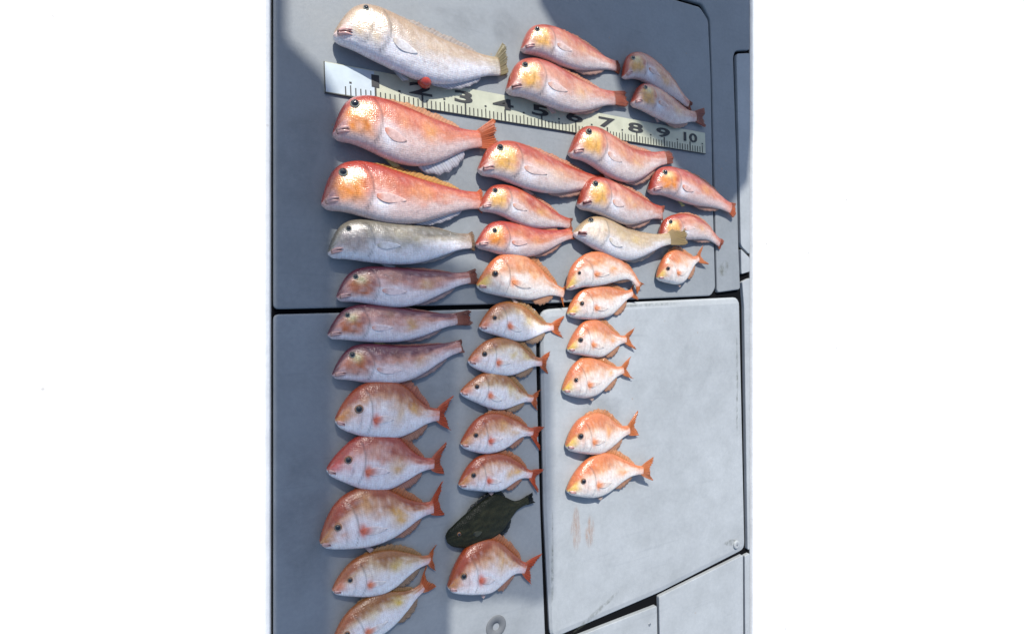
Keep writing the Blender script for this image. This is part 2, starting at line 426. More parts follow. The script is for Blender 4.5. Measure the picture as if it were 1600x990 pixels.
FISHES = []
def fish(kind, pal, mid, depth, label, seed, eye=(None, None), er=1.0, tail=None, tailw=1.0, lift_tail=0.3, dors=.10, anal=.10,
         pect=True, pelv=True, amber=None, open_mouth=0.0, base_z=0.0, tailz=0.0, tail_len=None, fork=None, dcol=None, blot=1.0,
         cc=1.0, eyedark=False, anal_white=False, uvk=None):
    pr = PROF[kind]; pc = {k: np.array(v) for k, v in PAL[pal].items()}
    rnd = np.random.RandomState(seed)
    pr = dict(pr); sv = np.array(pr['s'])
    pr['U'] = list(np.array(pr['U'])*(1+.05*np.sin(sv*7+seed*1.7)+rnd.uniform(-.03, .03)))
    pr['L'] = list(np.array(pr['L'])*(1+.06*np.sin(sv*6+seed*2.9)+rnd.uniform(-.04, .04)))
    er = er*rnd.uniform(.84, 1.08); psl = rnd.uniform(-.10, .10); psz = rnd.uniform(.85, 1.15); open_mouth = open_mouth+rnd.uniform(0, .25)
    # ---- spine
    zc0 = .018
    pts = np.array([P(x, y, zc0+base_z)[:2] for x, y in mid])
    pm = mid[len(mid)//2-1] if len(mid) > 3 else mid[1]
    a, b = P(pm[0], pm[1]+depth/2, zc0+base_z), P(pm[0], pm[1]-depth/2, zc0+base_z)
    D = np.linalg.norm(a-b)
    # Catmull-Rom
    ext = np.vstack([2*pts[0]-pts[1], pts, 2*pts[-1]-pts[-2]])
    cs = []
    for i in range(1, len(ext)-2):
        p0, p1, p2, p3 = ext[i-1:i+3]
        for t in np.linspace(0, 1, 24, endpoint=False):
            cs.append(.5*(2*p1+(p2-p0)*t+(2*p0-5*p1+4*p2-p3)*t*t+(3*p1-p0-3*p2+p3)*t**3))
    cs.append(pts[-1]); cs = np.array(cs)
    seg = np.r_[0, np.cumsum(np.linalg.norm(np.diff(cs, axis=0), axis=1))]
    LEN = seg[-1]
    org = np.array([*np.mean(pts, axis=0), 0])
    dirv = pts[-1]-pts[0]; rz = math.atan2(dirv[1], dirv[0])
    cR, sR = math.cos(-rz), math.sin(-rz)
    def spine(s):
        s = np.asarray(s, float)
        ss = np.clip(s, 0, 1)*LEN
        x = np.interp(ss, seg, cs[:, 0]); y = np.interp(ss, seg, cs[:, 1])
        e = .03*LEN
        x2 = np.interp(np.clip(ss+e, 0, LEN), seg, cs[:, 0]); x1 = np.interp(np.clip(ss-e, 0, LEN), seg, cs[:, 0])
        y2 = np.interp(np.clip(ss+e, 0, LEN), seg, cs[:, 1]); y1 = np.interp(np.clip(ss-e, 0, LEN), seg, cs[:, 1])
        tx, ty = x2-x1, y2-y1; q = np.hypot(tx, ty)+1e-9; tx, ty = tx/q, ty/q
        over = np.where(s > 1, (s-1)*LEN, 0)+np.where(s < 0, s*LEN, 0)
        return x+tx*over, y+ty*over, tx, ty
    C = pr['c']*D*cc
    def zc(s):
        W = interp(pr['s'], pr['W'], np.clip(s, 0, 1))
        flat = C*W*.92
        stiff = C*.95
        k = lift_tail*sstep(.4, 1, s)+.55*(1-sstep(.0, .35, s))
        ztail = tailz*sstep(.55, 1.0, s)
        return base_z+flat*(1-k)+stiff*k+ztail
    def to_local(x, y, z):
        x = x-org[0]; y = y-org[1]
        return np.stack([cR*x-sR*y, sR*x+cR*y, z+0*x], axis=-1)
    def off(s, d, z):
        x, y, tx, ty = spine(s)
        return to_local(x-ty*d, y+tx*d, z)
    def surf(s, v, out=0.0, side=1):
        """point on the upper flank; v -1 belly .. 1 back"""
        s = np.asarray(s, float); v = np.asarray(v, float)
        U = interp(pr['s'], pr['U'], np.clip(s, 0, 1))*D; L = interp(pr['s'], pr['L'], np.clip(s, 0, 1))*D
        W = interp(pr['s'], pr['W'], np.clip(s, 0, 1))*C
        d = (U-L)/2+(U+L)/2*v
        z = zc(s)+side*W*np.sqrt(np.clip(1-v*v, 0, 1))**.92+out
        return off(s, d, z)
    root = empty({'tile': 'tilefish', 'bream': 'sea_bream', 'leaf': 'dark_fish'}[kind], (*org[:2], 0), rz)
    tag(root, label, 'fish', {'tile': 'tilefish laid out in rows on the deck', 'bream': 'sea bream laid out in columns on the deck', 'leaf': None}[kind])
    # ---- body
    ns, nt = 84, 44
    ss = np.linspace(0, 1, ns)**1.25; ss[0] = .0
    ph = np.linspace(0, 2*math.pi, nt, endpoint=False)
    S, PH = np.meshgrid(ss, ph, indexing='ij')
    vv = np.cos(PH); sn = np.sin(PH)
    U = interp(pr['s'], pr['U'], S)*D; Lw = interp(pr['s'], pr['L'], S)*D; W = interp(pr['s'], pr['W'], S)*C
    d = (U-Lw)/2+(U+Lw)/2*vv
    asn = np.sign(sn)*np.abs(sn)**.92
    # relief: gill cover, cheek plate, eye socket, lips
    gs = {'tile': .275, 'bream': .30, 'leaf': .24}[kind]
    gl = gs-.07*(vv-.05)**2*1.0
    rel = .07*sstep(gl-.10, gl-.004, S)*(1-sstep(gl-.004, gl+.006, S))*(1-np.abs(vv)**6)
    cl = gl-.095
    rel += .045*sstep(cl-.06, cl, S)*(1-sstep(cl, cl+.01, S))*(1-sstep(.2, .6, np.abs(vv+.25)))
    f1 = VN(seed+5, 10, 9); f2 = VN(seed+9, 12, 22)
    rel += .018*f1(S*4, vv*1.4)+.008*f2(S*4, vv)
    z = zc(S)+W*asn*(1+np.where(sn > 0, rel, 0))
    z = np.maximum(z, base_z+.0012)
    body = off(S, d, z)
    V = body.reshape(-1, 3)
    F = [(i*nt+j, i*nt+(j+1) % nt, (i+1)*nt+(j+1) % nt, (i+1)*nt+j) for i in range(ns-1) for j in range(nt)]
    k = len(V)
    V = np.vstack([V, body[0].mean(axis=0)-np.array([.0015, 0, 0]), body[-1].mean(axis=0)])
    F += [(k, (j+1) % nt, j) for j in range(nt)]+[(k+1, (ns-1)*nt+j, (ns-1)*nt+(j+1) % nt) for j in range(nt)]
    # ---- colour
    n1 = VN(seed, 9, 7); n3 = VN(seed+3, 14, 16)
    n5 = VN(seed+7, 16, 34)
    v2 = vv+.16*n1(S*2.2, vv)+.09*n3(S*3, vv)+.05*n5(S*4, vv)
    g = lambda t: np.clip(t, 0, 1)[..., None]
    c = np.zeros(S.shape+(3,))
    if kind == 'leaf':
        c[:] = pc['flank']; m = g(.5+.6*n3(S*3, vv*2)); c = c*(1-m)+pc['blotch']*m*.6+pc['back']*.4*m
        m = g(sstep(.3, .8, v2)); c = c*(1-m)+pc['back']*m
    else:
        c[:] = pc['belly']
        lo, hi = (-.50, .25) if kind == 'tile' else (-.15, .55)
        m = g(sstep(lo, hi, v2)); c = c*(1-m)+pc['flank']*m
        m = g(sstep(.30, .84, v2+.06*(S > gs))); c = c*(1-m)+pc['back']*m
        for q in range(3):      # yellow or orange blotches on the flank
            cx = (.42, .60, .72)[q]+rnd.uniform(-.05, .04); cy = (rnd.uniform(.2, .5), rnd.uniform(-.1, .3), rnd.uniform(-.15, .35))[q]
            am = (rnd.uniform(.1, .4), rnd.uniform(.3, .8), rnd.uniform(.1, .9) if kind == 'bream' else .15)[q]
            m = g(blot*am*(1+.3*n3(S*4, vv))*gauss(S, vv, cx, cy, rnd.uniform(.05, .085), rnd.uniform(.28, .42))); c = c*(1-m)+pc['blotch']*m
        if kind == 'tile':
            # silvery shoulder behind gill and ruddy vertical bars
            m = g(.35*gauss(S, vv, gs+.07, -.25, .07, .35)); c = c*(1-m)+np.array([.84, .83, .86])*m
            bars = .5+.5*np.sin(S*46+seed+1.5*n1(S, vv)); m = g(.22*bars*sstep(-.3, .3, vv)*(S > gs+.05)); c = c*(1-m)+pc['back']*m
            # face
            m = g(1.15*np.exp(-(((S-.155)/.085)**4)-(((vv+.02)/.60)**4))*(.85+.22*n3(S*5, vv))); c = c*(1-m)+pc['cheek']*m
            m = g(.9*gauss(S, vv, .165, .36, .035, .24)*(S < gs)); c = c*(1-m)+np.array([.74, .70, .34] if pal in ('red', 'dark', 'pink') else [.6, .56, .5])*m
            m = g(.55*gauss(S, vv, gs-.035, .10, .022, .55)*(.8+.4*n5(S*3, vv))); c = c*(1-m)+pc['back']*1.1*m
            m = g(.85*gauss(S, vv, gs+.05, -.45, .055, .33)); c = c*(1-m)+np.array([.86, .88, .92])*m
            m = g((1-sstep(.04, .095, S))*(1-sstep(-.05, .35, vv))); c = c*(1-m*.85)+pc['snout']*m*.85
            m = g((sstep(.50, .80, vv)*(1-sstep(gs-.05, gs+.08, S))+(1-sstep(.02, .07, S))*sstep(.0, .35, vv))*.95); c = c*(1-m)+pc['back']*m
            m = g(sstep(-.55, -.85, vv)*0 + (1-sstep(-.85, -.55, vv))*(S < gs)*.8); c = c*(1-m)+pc['belly']*m
        else:
            m = g(.75*gauss(S, vv, .16, -.05, .08, .5)*(.6+.4*n3(S*5, vv))*(S < gs)); c = c*(1-m)+pc['cheek']*m
            m = g((1-sstep(.05, .16, S))*sstep(-.55, -.05, vv)*.9); c = c*(1-m)+pc['snout']*m
            m = g(sstep(.35, .75, vv)*(1-sstep(.2, .4, S))*.9); c = c*(1-m)+(pc['back']*.85+np.array([.1, 0, 0]))*m
            m = g((1-sstep(-.75, -.35, vv))*(S < gs)*.7); c = c*(1-m)+pc['belly']*m
            m = g(1.4*gauss(S, vv, gs+.035, -.30, .032, .19)); c = c*(1-m)+pc['tail']*m          # red spot at the fin root
            bars = sstep(.2, .9, np.sin(S*60+seed)); m = g(.16*bars*sstep(-.1, .5, vv)*(S > gs)); c = c*(1-m)+pc['back']*m
        m = g(.5*sstep(.85, 1.0, S)); c = c*(1-m)+pc['tail']*m
    if kind != 'leaf':
        m = g(.13*np.clip(n5(S*5, vv*1.5)*n3(S*4, vv), 0, 1.2)*(vv > -.6)); c = c*(1-m)+pc['back']*m
        m = g(.14*np.clip(-n5(S*4, vv*1.3), 0, 1.2)*(vv < .7)); c = c*(1-m)+pc['belly']*1.03*m
    if kind != 'leaf':
        m = g(.28*np.exp(-((vv-(.50-.22*S))/.035)**2)*(S > gs)*(S < .95)*(.6+.4*np.sin(S*170))); c = c*(1-m)+pc['back']*m
    # gill slit line and cheek line: skin darkened along these lines
    m = g(.8*np.exp(-((S-gl-.004)/.007)**2)*(np.abs(vv) < .8)*(sn > 0)); c = c*(1-m)+c*m*.45
    m = g(.5*np.exp(-((S-cl-.003)/.007)**2)*(np.abs(vv+.2) < .55)*(sn > 0)); c = c*(1-m)+c*m*.5
    col = np.clip(c.reshape(-1, 3), .004, .92); col = np.vstack([col, col[:nt].mean(0), col[-nt:].mean(0)])
    uv = np.stack([S*LEN, d], axis=-1).reshape(-1, 2); uv = np.vstack([uv, [0, 0], [LEN, 0]])
    mesh_obj('body', V, F, FISH if kind != 'leaf' else DARKSKIN, root, cols=col, uv=uv)
    # ---- eye
    es, ev = eye if eye[0] is not None else {'tile': (.135, .60), 'bream': (.16, .30), 'leaf': (.12, .3)}[kind]
    e0 = surf(es, ev); er_ = {'tile': .066, 'bream': .060, 'leaf': .04}[kind]*D*er
    e1, e2 = surf(es+.01, ev), surf(es, ev-.04)
    nn = np.cross(e1-e0, e2-e0); nn /= np.linalg.norm(nn)
    if nn[2] < 0: nn = -nn
    def dome(name, r, h, ctr, mat, parent, sx=1.0):
        q = Vector(nn).to_track_quat('Z', 'Y').to_matrix()
        VV = []; FF = []
        nr, na = 7, 20
        for i in range(nr+1):
            th = math.pi*i/nr
            for j in range(na):
                ph_ = 2*math.pi*j/na
                v = q @ Vector((r*sx*math.sin(th)*math.cos(ph_), r*math.sin(th)*math.sin(ph_), h*math.cos(th)))
                VV.append((ctr[0]+v.x, ctr[1]+v.y, ctr[2]+v.z))
        for i in range(nr):
            for j in range(na): FF.append((i*na+j, (i+1)*na+j, (i+1)*na+(j+1) % na, i*na+(j+1) % na))
        return mesh_obj(name, VV, FF, mat, parent)
    eo = dome('eye', er_*1.15, er_*.62, e0, EYER if (kind == 'leaf' or amber or (amber is None and kind == 'bream')) else EYEW, root)
    dome('pupil', er_*(.9 if kind == 'tile' else .85), er_*.5, e0+nn*er_*.36, PUPIL, eo)
    # ---- mouth: dark slit between two lips
    def tube(name, pts3, rad, mat, parent, sides=6):
        pts3 = np.array(pts3); VV = []; FF = []
        for i, p in enumerate(pts3):
            t = pts3[min(i+1, len(pts3)-1)]-pts3[max(i-1, 0)]; t /= np.linalg.norm(t)+1e-9
            aa = np.cross(t, [0, 0, 1]); aa /= np.linalg.norm(aa)+1e-9; bb = np.cross(aa, t)
            r_ = rad[i] if hasattr(rad, '__len__') else rad
            for j in range(sides):
                an = 2*math.pi*j/sides; VV.append(p+r_*(aa*math.cos(an)+bb*math.sin(an)))
        for i in range(len(pts3)-1):
            for j in range(sides): FF.append((i*sides+j, i*sides+(j+1) % sides, (i+1)*sides+(j+1) % sides, (i+1)*sides+j))
        FF.append(tuple(reversed(range(sides)))); FF.append(tuple(range((len(pts3)-1)*sides, len(pts3)*sides)))
        return mesh_obj(name, VV, FF, mat, parent)
    mv = {'tile': -.18, 'bream': -.20, 'leaf': 0}[kind]
    ml = {'tile': .085, 'bream': .07, 'leaf': .03}[kind]
    if kind != 'leaf':
        tt = np.linspace(-.006, ml, 9)
        mp_ = [surf(t, mv-.55*(t/ml)**1.3*.5, .0002) for t in tt]
        prof = np.sin(np.linspace(.5, math.pi-.15, 9))
        tube('mouth', mp_, prof*D*(.014+.03*open_mouth), MOUTH, root)
        for sgn in (1, -1):
            lp = [surf(t, mv-.55*(t/ml)**1.3*.5+sgn*(.085+.06*open_mouth), -.0004) for t in tt]
            tube('lip', lp, prof*D*(.035 if kind == 'tile' else .028), LIP, root)
    # ---- tail fin
    TL_ = (tail_len if tail_len is not None else {'tile': .17, 'bream': .17, 'leaf': .10}[kind])*LEN*(.92 if kind == 'bream' else 1)
    fk = fork if fork is not None else {'tile': .10, 'bream': .46, 'leaf': .05}[kind]
    spread = {'tile': .24, 'bream': .31, 'leaf': .16}[kind]*D*tailw*(1 if kind != 'bream' else 1.0)
    nu, nv = 12, 33
    uu = np.linspace(0, 1, nu)[:, None]; jj = np.linspace(-1, 1, nv)[None, :]
    rl = TL_*(1-fk*(1-np.abs(jj)**1.2))*(1+.04*np.sin(jj*37+seed)+.05*np.sin(jj*9+seed*2))
    if kind == 'tile': rl = rl*(1-.16*np.clip((np.abs(jj)-.72)/.28, 0, 1)**2)
    rootw = .15*D if kind == 'tile' else .11*D
    sx = 1-.03+uu*rl/LEN
    half = rootw+(spread-rootw)*uu**.8
    dd = half*jj*(1+.0*uu)
    if tail is not None: dd = dd+tail*D*uu**1.2     # sweep up or down
    zz = zc(sx)*(1-.35*uu*(1-lift_tail))+.0022*np.sin(jj*40)*uu+.004*np.sin(jj*3+seed)*uu+.0015
    zz = np.maximum(zz, base_z+.0016)
    G = off(sx, dd, zz)
    tc = pc['tail'][None, None]*(1-.25*uu[..., None])+pc['fin'][None, None]*.25*uu[..., None]+0*jj[..., None]
    tc = tc*(1+.25*np.sin(jj*40)[..., None]*np.ones_like(uu)[..., None])
    bl = (1-sstep(.0, .75 if kind == 'tile' else .45, uu))[..., None]*.8*np.ones_like(jj)[..., None]
    tc = tc*(1-bl)+(pc['flank']*.5+pc['tail']*.5)*bl
    grid_solid('tail_fin', G, FIN, root, np.clip(tc, .004, .92))
    # ---- dorsal fin (spiny front, soft rear), lying back against the body
    def edge_fin(name, s0, s1, hgt, sign, colr, n=60, spiky=.0, rake=.05, z_off=0.0):
        t = np.linspace(0, 1, n)[:, None]; u = np.linspace(0, 1, 4)[None, :]
        s = s0+(s1-s0)*t
        e = interp(pr['s'], pr['U'] if sign > 0 else pr['L'], np.clip(s, 0, 1))*D
        shape = np.clip(np.sin(np.pi*np.clip(t, 0, 1)**.75), 0, 1)**.5
        teeth = 1-spiky*np.abs(((t*13) % 1)-.15)*(t < .62)
        hh = hgt*D*shape*teeth*(1+.1*np.sin(t*31+seed))
        sxx = s+rake*u*shape
        dd = sign*(e*.93+hh*u)
        zz = zc(s)*(1-.25*u)+.0012*np.sin(t*140)*u+z_off
        zz = np.maximum(zz, base_z+.002)
        G = off(sxx, dd, zz)
        cc_ = colr[None, None]*(1+.25*np.sin(t*140)[..., None])*(1+.0*u[..., None])
        m = (u[..., None]*.35)*np.ones_like(t)[..., None]
        cc_ = cc_*(1-m)+np.array([.72, .5, .34])*m if pal != 'black' else cc_
        grid_solid(name, G, FIN, root, np.clip(cc_, .004, .92), .0005)
    dc = np.array(dcol) if dcol is not None else pc['fin']
    edge_fin('dorsal_fin', {'tile': .27, 'bream': .30, 'leaf': .25}[kind], {'tile': .86, 'bream': .90, 'leaf': .74}[kind], dors*(1.25 if kind == 'bream' else 1.1), 1, dc, spiky=.35 if kind == 'bream' else .2)
    ac = np.array([.74, .80, .90]) if anal_white else pc['fin']*(.8 if kind == 'bream' else .5)+pc['belly']*(.2 if kind == 'bream' else .5)
    if kind == 'leaf': ac = pc['fin']
    edge_fin('anal_fin', {'tile': .52, 'bream': .62, 'leaf': .5}[kind], {'tile': .86, 'bream': .88, 'leaf': .74}[kind], anal*(1.5 if kind == 'bream' else 1), -1, ac, n=40)
    # ---- pectoral fin on the flank
    if pect:
        ps, pv = {'tile': (gs+.02, -.22), 'bream': (gs+.02, -.30)}[kind] if kind != 'leaf' else (.26, -.1)
        pl = {'tile': .16, 'bream': .21, 'leaf': .1}[kind]
        nu, nv = 9, 15
        uu = np.linspace(0, 1, nu)[:, None]; jj = np.linspace(-1, 1, nv)[None, :]
        ll = pl*psz*(1-.30*np.abs(jj-.15)**2)
        s = ps+uu*ll; v = pv+(-.02 if kind == 'tile' else -.05)*uu*1.3+psl*uu+jj*(.04+.10*np.sin(np.pi*uu**.8*.82))*(1.25 if kind == 'tile' else 1.0)
        G = surf(s, np.clip(v, -.93, .93), .0003+.0003*np.sin(jj*22)*uu+.0010*uu*(1-uu))
        base = (pc['belly']*.72+pc['flank']*.28)
        if kind == 'leaf': base = pc['blotch']
        tc = base[None, None]*(1+.16*np.sin(jj*22)[..., None]*uu[..., None])
        mm = (1-sstep(.1 if kind == 'bream' else 0, .6 if kind == 'bream' else .3, uu))[..., None]*.92*np.ones_like(jj)[..., None]
        tc = tc*(1-mm)+(pc['tail'] if kind != 'tile' else pc['flank'])*mm
        grid_solid('pectoral_fin', G, FINB, root, np.clip(tc, .004, .92), .0004)
    if pelv:
        nu, nv = 8, 9
        uu = np.linspace(0, 1, nu)[:, None]; jj = np.linspace(-1, 1, nv)[None, :]
        s0 = gs+.02
        e = interp(pr['s'], pr['L'], s0)*D
        s = s0+uu*.13*(1-.3*np.abs(jj))
        dd = -(e*.90+uu*.13*D+jj*(.015+.04*uu)*D)
        zz = np.maximum(zc(s0)*(1-.2*uu)+.001*np.sin(jj*14)+0*uu, base_z+.002)
        G = off(s, dd, zz)
        pcx = (np.array([.66, .60, .22]) if kind == 'tile' and pal in ('red', 'dark') else pc['belly']*.6+pc['fin']*.4)
        if kind == 'leaf': pcx = pc['fin']
        grid_solid('pelvic_fin', G, FIN, root, np.clip(pcx[None, None]*(1+.15*np.sin(jj*14)[..., None]*np.ones_like(uu)[..., None]), .004, .92), .0004)
    FISHES.append(root)
    return root

T, B = 'tile', 'bream'
fish(T, 'white', [(521, 46), (600, 68), (685, 93), (781, 103)], 92, 'largest white tilefish with pink lips lying above the numbered ruler', 1, dors=.13, dcol=(.46, .44, .42), anal_white=True, anal=.08, open_mouth=.5, eye=(.15, .66), tailw=1.25, tail_len=.10, tail=.18, amber=False, er=.8)
fish(T, 'pink', [(814, 70), (862, 72), (915, 88), (966, 101)], 58, 'pink tilefish at the top centre, its tail reaching the small white fish', 2, tail_len=.08, lift_tail=.1, tailw=.8)
fish(T, 'pink', [(790, 132), (835, 133), (895, 146), (962, 152)], 71, 'bright pink tilefish lying across the ruler numbers five to seven', 3, open_mouth=.4, tail_len=.17, tailw=.8, anal=.05)
fish(T, 'pink', [(973, 114), (1004, 108), (1040, 127), (1079, 162)], 44, 'small bent white-bellied tilefish at the upper right, above another small one', 4, tail_len=.08, tailw=.7, anal=.05)
fish(T, 'pink', [(987, 154), (1020, 160), (1060, 176), (1090, 181)], 50, 'small tilefish with brown tail touching the right end of the ruler', 5, tail_len=.19, tailw=1.3)
fish(T, 'red', [(518, 200), (580, 203), (660, 217), (752, 217)], 94, 'deep red tilefish with yellow cheek right under the left of the ruler', 6, dors=.12, anal=.20, anal_white=True, dcol=(.72, .34, .16), open_mouth=.2, tail_len=.17, tailw=1.15, tail=.10)
fish(T, 'pink', [(746, 257), (790, 258), (862, 273), (942, 284)], 70, 'yellow-cheeked pink tilefish just right of the deep red tilefish tail', 7, open_mouth=.3, tail_len=.06, er=1.1)
fish(T, 'pink', [(888, 232), (926, 236), (985, 254), (1042, 246)], 66, 'plump pink tilefish with white snout just below ruler numbers eight and nine', 8, open_mouth=.4, tail_len=.12, tailw=.7)
fish(T, 'red', [(1013, 291), (1050, 288), (1102, 304), (1143, 325)], 54, 'arched red-backed tilefish farthest right, above its own blue shadow', 9, tail_len=.10, lift_tail=.5, er=1.1)
fish(T, 'pink', [(749, 318), (790, 319), (842, 334), (893, 349)], 56, 'rose tilefish between the yellow-cheeked pink one and the straight red-backed one', 10, tail_len=.06, tailw=.8)
fish(T, 'red', [(744, 375), (790, 376), (845, 375), (896, 364)], 56, 'straight red-backed tilefish at the right of the grey tilefish tail', 11, tail_len=.05, tailw=.8, eye=(.14, .42))
fish(T, 'pink', [(902, 312), (942, 313), (990, 323), (1036, 332)], 66, 'stout orange-pink tilefish with open white mouth above the ivory tilefish', 12, open_mouth=.7, tail_len=.06, tailw=.8, er=1.1)
fish(T, 'pink', [(1030, 364), (1072, 354), (1104, 362), (1128, 379)], 42, 'small red curved tilefish whose head lies under the ivory tilefish tail', 13, tail_len=.08, tailw=.9)
fish(T, 'ivory', [(898, 357), (935, 370), (985, 381), (1038, 374)], 58, 'ivory tilefish with gaping mouth and brown tail laid over a red fish', 14, open_mouth=.9, tail_len=.27, tail=.10, tailw=1.5, tailz=.024, lift_tail=.6, dors=.05, eye=(.10, .75))
fish(B, 'gold', [(887, 450), (913, 431), (950, 421), (984, 428), (1001, 447)], 54, 'strongly curved orange and white sea bream above the seam of the hatch', 15, tail_len=.08, tailw=.7, base_z=.010, lift_tail=.6, anal=.04, dors=.06)
fish(B, 'gold', [(888, 489), (920, 479), (958, 469), (992, 457)], 58, 'orange and white sea bream tucked beneath the strongly curved one', 16, tail_len=.10, tailw=.8)
fish(B, 'gold', [(1028, 433), (1055, 421), (1078, 411), (1094, 403)], 54, 'smallest sea bream lying alone at the right below the small red tilefish', 17, tail_len=.22, lift_tail=.5)
fish(B, 'gold', [(746, 445), (800, 438), (850, 446), (884, 458)], 72, 'large orange-backed sea bream on the seam beside the orange curved one', 18, tail_len=.07)
fish(B, 'pale', [(750, 510), (797, 504), (840, 511), (868, 511)], 60, 'pale sea bream just below the large orange-backed one on the seam, tail pointing right', 19, tail_len=.20)
fish(B, 'pale', [(733, 563), (782, 561), (826, 564), (850, 566)], 62, 'pale silvery sea bream with yellowish flank, at the top end of the long dark gap', 20, tail_len=.16)
fish(B, 'pale', [(721, 612), (768, 613), (812, 620), (837, 624)], 58, 'palest small sea bream with red face, its tail tip on the vertical gap', 21, tail_len=.13)
fish(B, 'bream', [(721, 693), (765, 682), (808, 674), (836, 676)], 64, 'orange-snouted sea bream two above the dark green fish', 22, tail_len=.20, tail=-.15)
fish(B, 'bream', [(718, 757), (764, 742), (806, 738), (834, 743)], 62, 'sea bream directly above the dark green fish', 23, tail_len=.20, tail=-.10)
fish('leaf', 'black', [(699, 842), (742, 822), (786, 803), (828, 782)], 62, 'dark green-black fish, the only dark one on the deck', 24, pect=True, pelv=False, dors=.16, anal=.13)
fish(B, 'bream', [(700, 916), (752, 892), (797, 885), (824, 889)], 84, 'sea bream with yellow snout directly below the dark green fish', 25, tail_len=.20, tail=.02)
fish(T, 'red', [(500, 308), (565, 303), (650, 310), (752, 313)], 90, 'dark orange faced tilefish between the deep red one and the grey one', 26, dors=.11, dcol=(.70, .36, .06), tail_len=.05, anal_white=True, anal=.08)
fish(T, 'grey', [(511, 386), (570, 381), (650, 378), (738, 376)], 74, 'grey-white tilefish, the only grey one in the left column', 27, tail_len=.06, dors=.04, anal=.05, er=.8)
fish(T, 'dark', [(525, 457), (580, 449), (650, 446), (736, 433)], 64, 'slim tilefish just above the black seam in the left column', 28, tail_len=.10, tailw=.9, dors=.05)
fish(T, 'dark', [(512, 515), (575, 509), (645, 505), (716, 498)], 62, 'slim tilefish just below the black seam, dark tail touching a pale bream', 29, tail_len=.16, tailw=.9, dors=.04)
fish(T, 'dark', [(519, 578), (575, 571), (645, 562), (722, 541)], 64, 'lowest tilefish in the left column, resting on the first big sea bream', 30, tail_len=.05, tailw=.8, dors=.04)
fish(B, 'bream', [(524, 655), (590, 645), (648, 649), (688, 648)], 96, 'uppermost big sea bream in the left column, under the slim tilefish', 31, tail_len=.18, tail=.02, dors=.13, dcol=(.52, .14, .08), eye=(.19, .22), anal=.09)
fish(B, 'rosy', [(511, 732), (580, 726), (640, 728), (680, 725)], 90, 'big rosy sea bream in the left column, second below the slim tilefish', 32, tail_len=.17, tail=.08, anal=.09)
fish(B, 'bream', [(500, 846), (562, 817), (630, 804), (679, 793)], 96, 'biggest tilted sea bream in the left column, with bright red raised tail', 33, tail_len=.15, tail=.10, anal=.07)
fish(B, 'pale', [(520, 922), (575, 902), (630, 886), (675, 876)], 72, 'pale sea bream second from the bottom of the left column', 34, tail_len=.10, tail=.0)
fish(B, 'pale', [(520, 1008), (572, 975), (628, 945), (664, 919)], 72, 'lowest sea bream of the left column, cut off by the picture edge', 35, tail_len=.17, tail=.12)
fish(B, 'gold', [(888, 545), (925, 534), (958, 532), (981, 530)], 58, 'uppermost of the four orange sea bream on the hatch lid, straight tail', 36, tail_len=.20, lift_tail=.5)
fish(B, 'gold', [(880, 609), (918, 595), (952, 585), (976, 578)], 62, 'orange sea bream second from the top on the hatch lid, above a wide gap', 37, tail_len=.19, lift_tail=.55, tail=.0)
fish(B, 'gold', [(885, 696), (927, 681), (962, 677), (984, 671)], 68, 'orange sea bream on the hatch lid below the wide gap, red forked tail', 38, tail_len=.22, lift_tail=.7, tail=.1)
fish(B, 'gold', [(887, 766), (928, 748), (972, 735), (1000, 732)], 66, 'lowest sea bream on the hatch lid, its forked tail casting a shadow', 39, tail_len=.22, lift_tail=.9, tailz=.012)

# ---------------------------------------------------------------- small things
def blob(name, px, py, r, mat, zs=1.0, z0=0.0, jig=.04, seed=1):
    bm = bmesh.new(); bmesh.ops.create_icosphere(bm, subdivisions=4, radius=r)
    f = VN(seed, 8, 160)
    for v in bm.verts:
        k = 1+jig*float(f(v.co.x+v.co.z, v.co.y-v.co.z)); v.co *= k; v.co.z *= zs
    me = bpy.data.meshes.new(name); bm.to_mesh(me); bm.free(); me.materials.append(mat)
    me.polygons.foreach_set('use_smooth', [True]*len(me.polygons))
    o = bpy.data.objects.new(name, me); c = P(px, py, r*zs+z0); o.location = (c[0], c[1], r*zs+z0)
    return link(o)
ball = blob('red_ball', 663, 127, .0175, RED, z0=.006, seed=3)
tag(ball, 'small glossy red ball on the ruler below the white tilefish', 'ball')
# pad eye on the hatch lid, screws in the deck, shadow ring, stains
def disc(name, px, py, r, h, mat, z=0.0, hole=0.0, n=28, parent=None):
    c = P(px, py, z); V = []; F = []
    prof = [(r, 0), (r, h*.6), (r*.86, h), (hole if hole else .0005, h*(.8 if not hole else 1)), (hole if hole else .0005, 0)]
    for rr, zz in prof:
        for j in range(n): V.append((rr*math.cos(2*math.pi*j/n), rr*math.sin(2*math.pi*j/n), zz))
    for k in range(len(prof)-1):
        for j in range(n): F.append((k*n+j, k*n+(j+1) % n, (k+1)*n+(j+1) % n, (k+1)*n+j))
    o = mesh_obj(name, V, F, mat, parent); o.location = (c[0], c[1], z); return o
o = disc('pad_eye', 1150, 850, .015, .006, DECK, .0042); tag(o, 'round white fitting at the lower right corner of the hatch lid', 'deck fitting')
s_ = disc('screw', 1150, 850, .004, .001, METAL, .0042); s_.parent = o; s_.location = (0, 0, .0055)
o = disc('screw', 1015, 975, .005, .0012, METAL, .0002); tag(o, 'small dark screw head in the panel at the bottom of the deck', 'screw')
o = disc('shadow_ring', 775, 978, .030, .0014, DULL, .0002, hole=.010); tag(o, 'dark ring standing in for a round shadow in the bottom sunlit patch', 'shadow ring')  # flat dark ring drawn where a round shadow falls
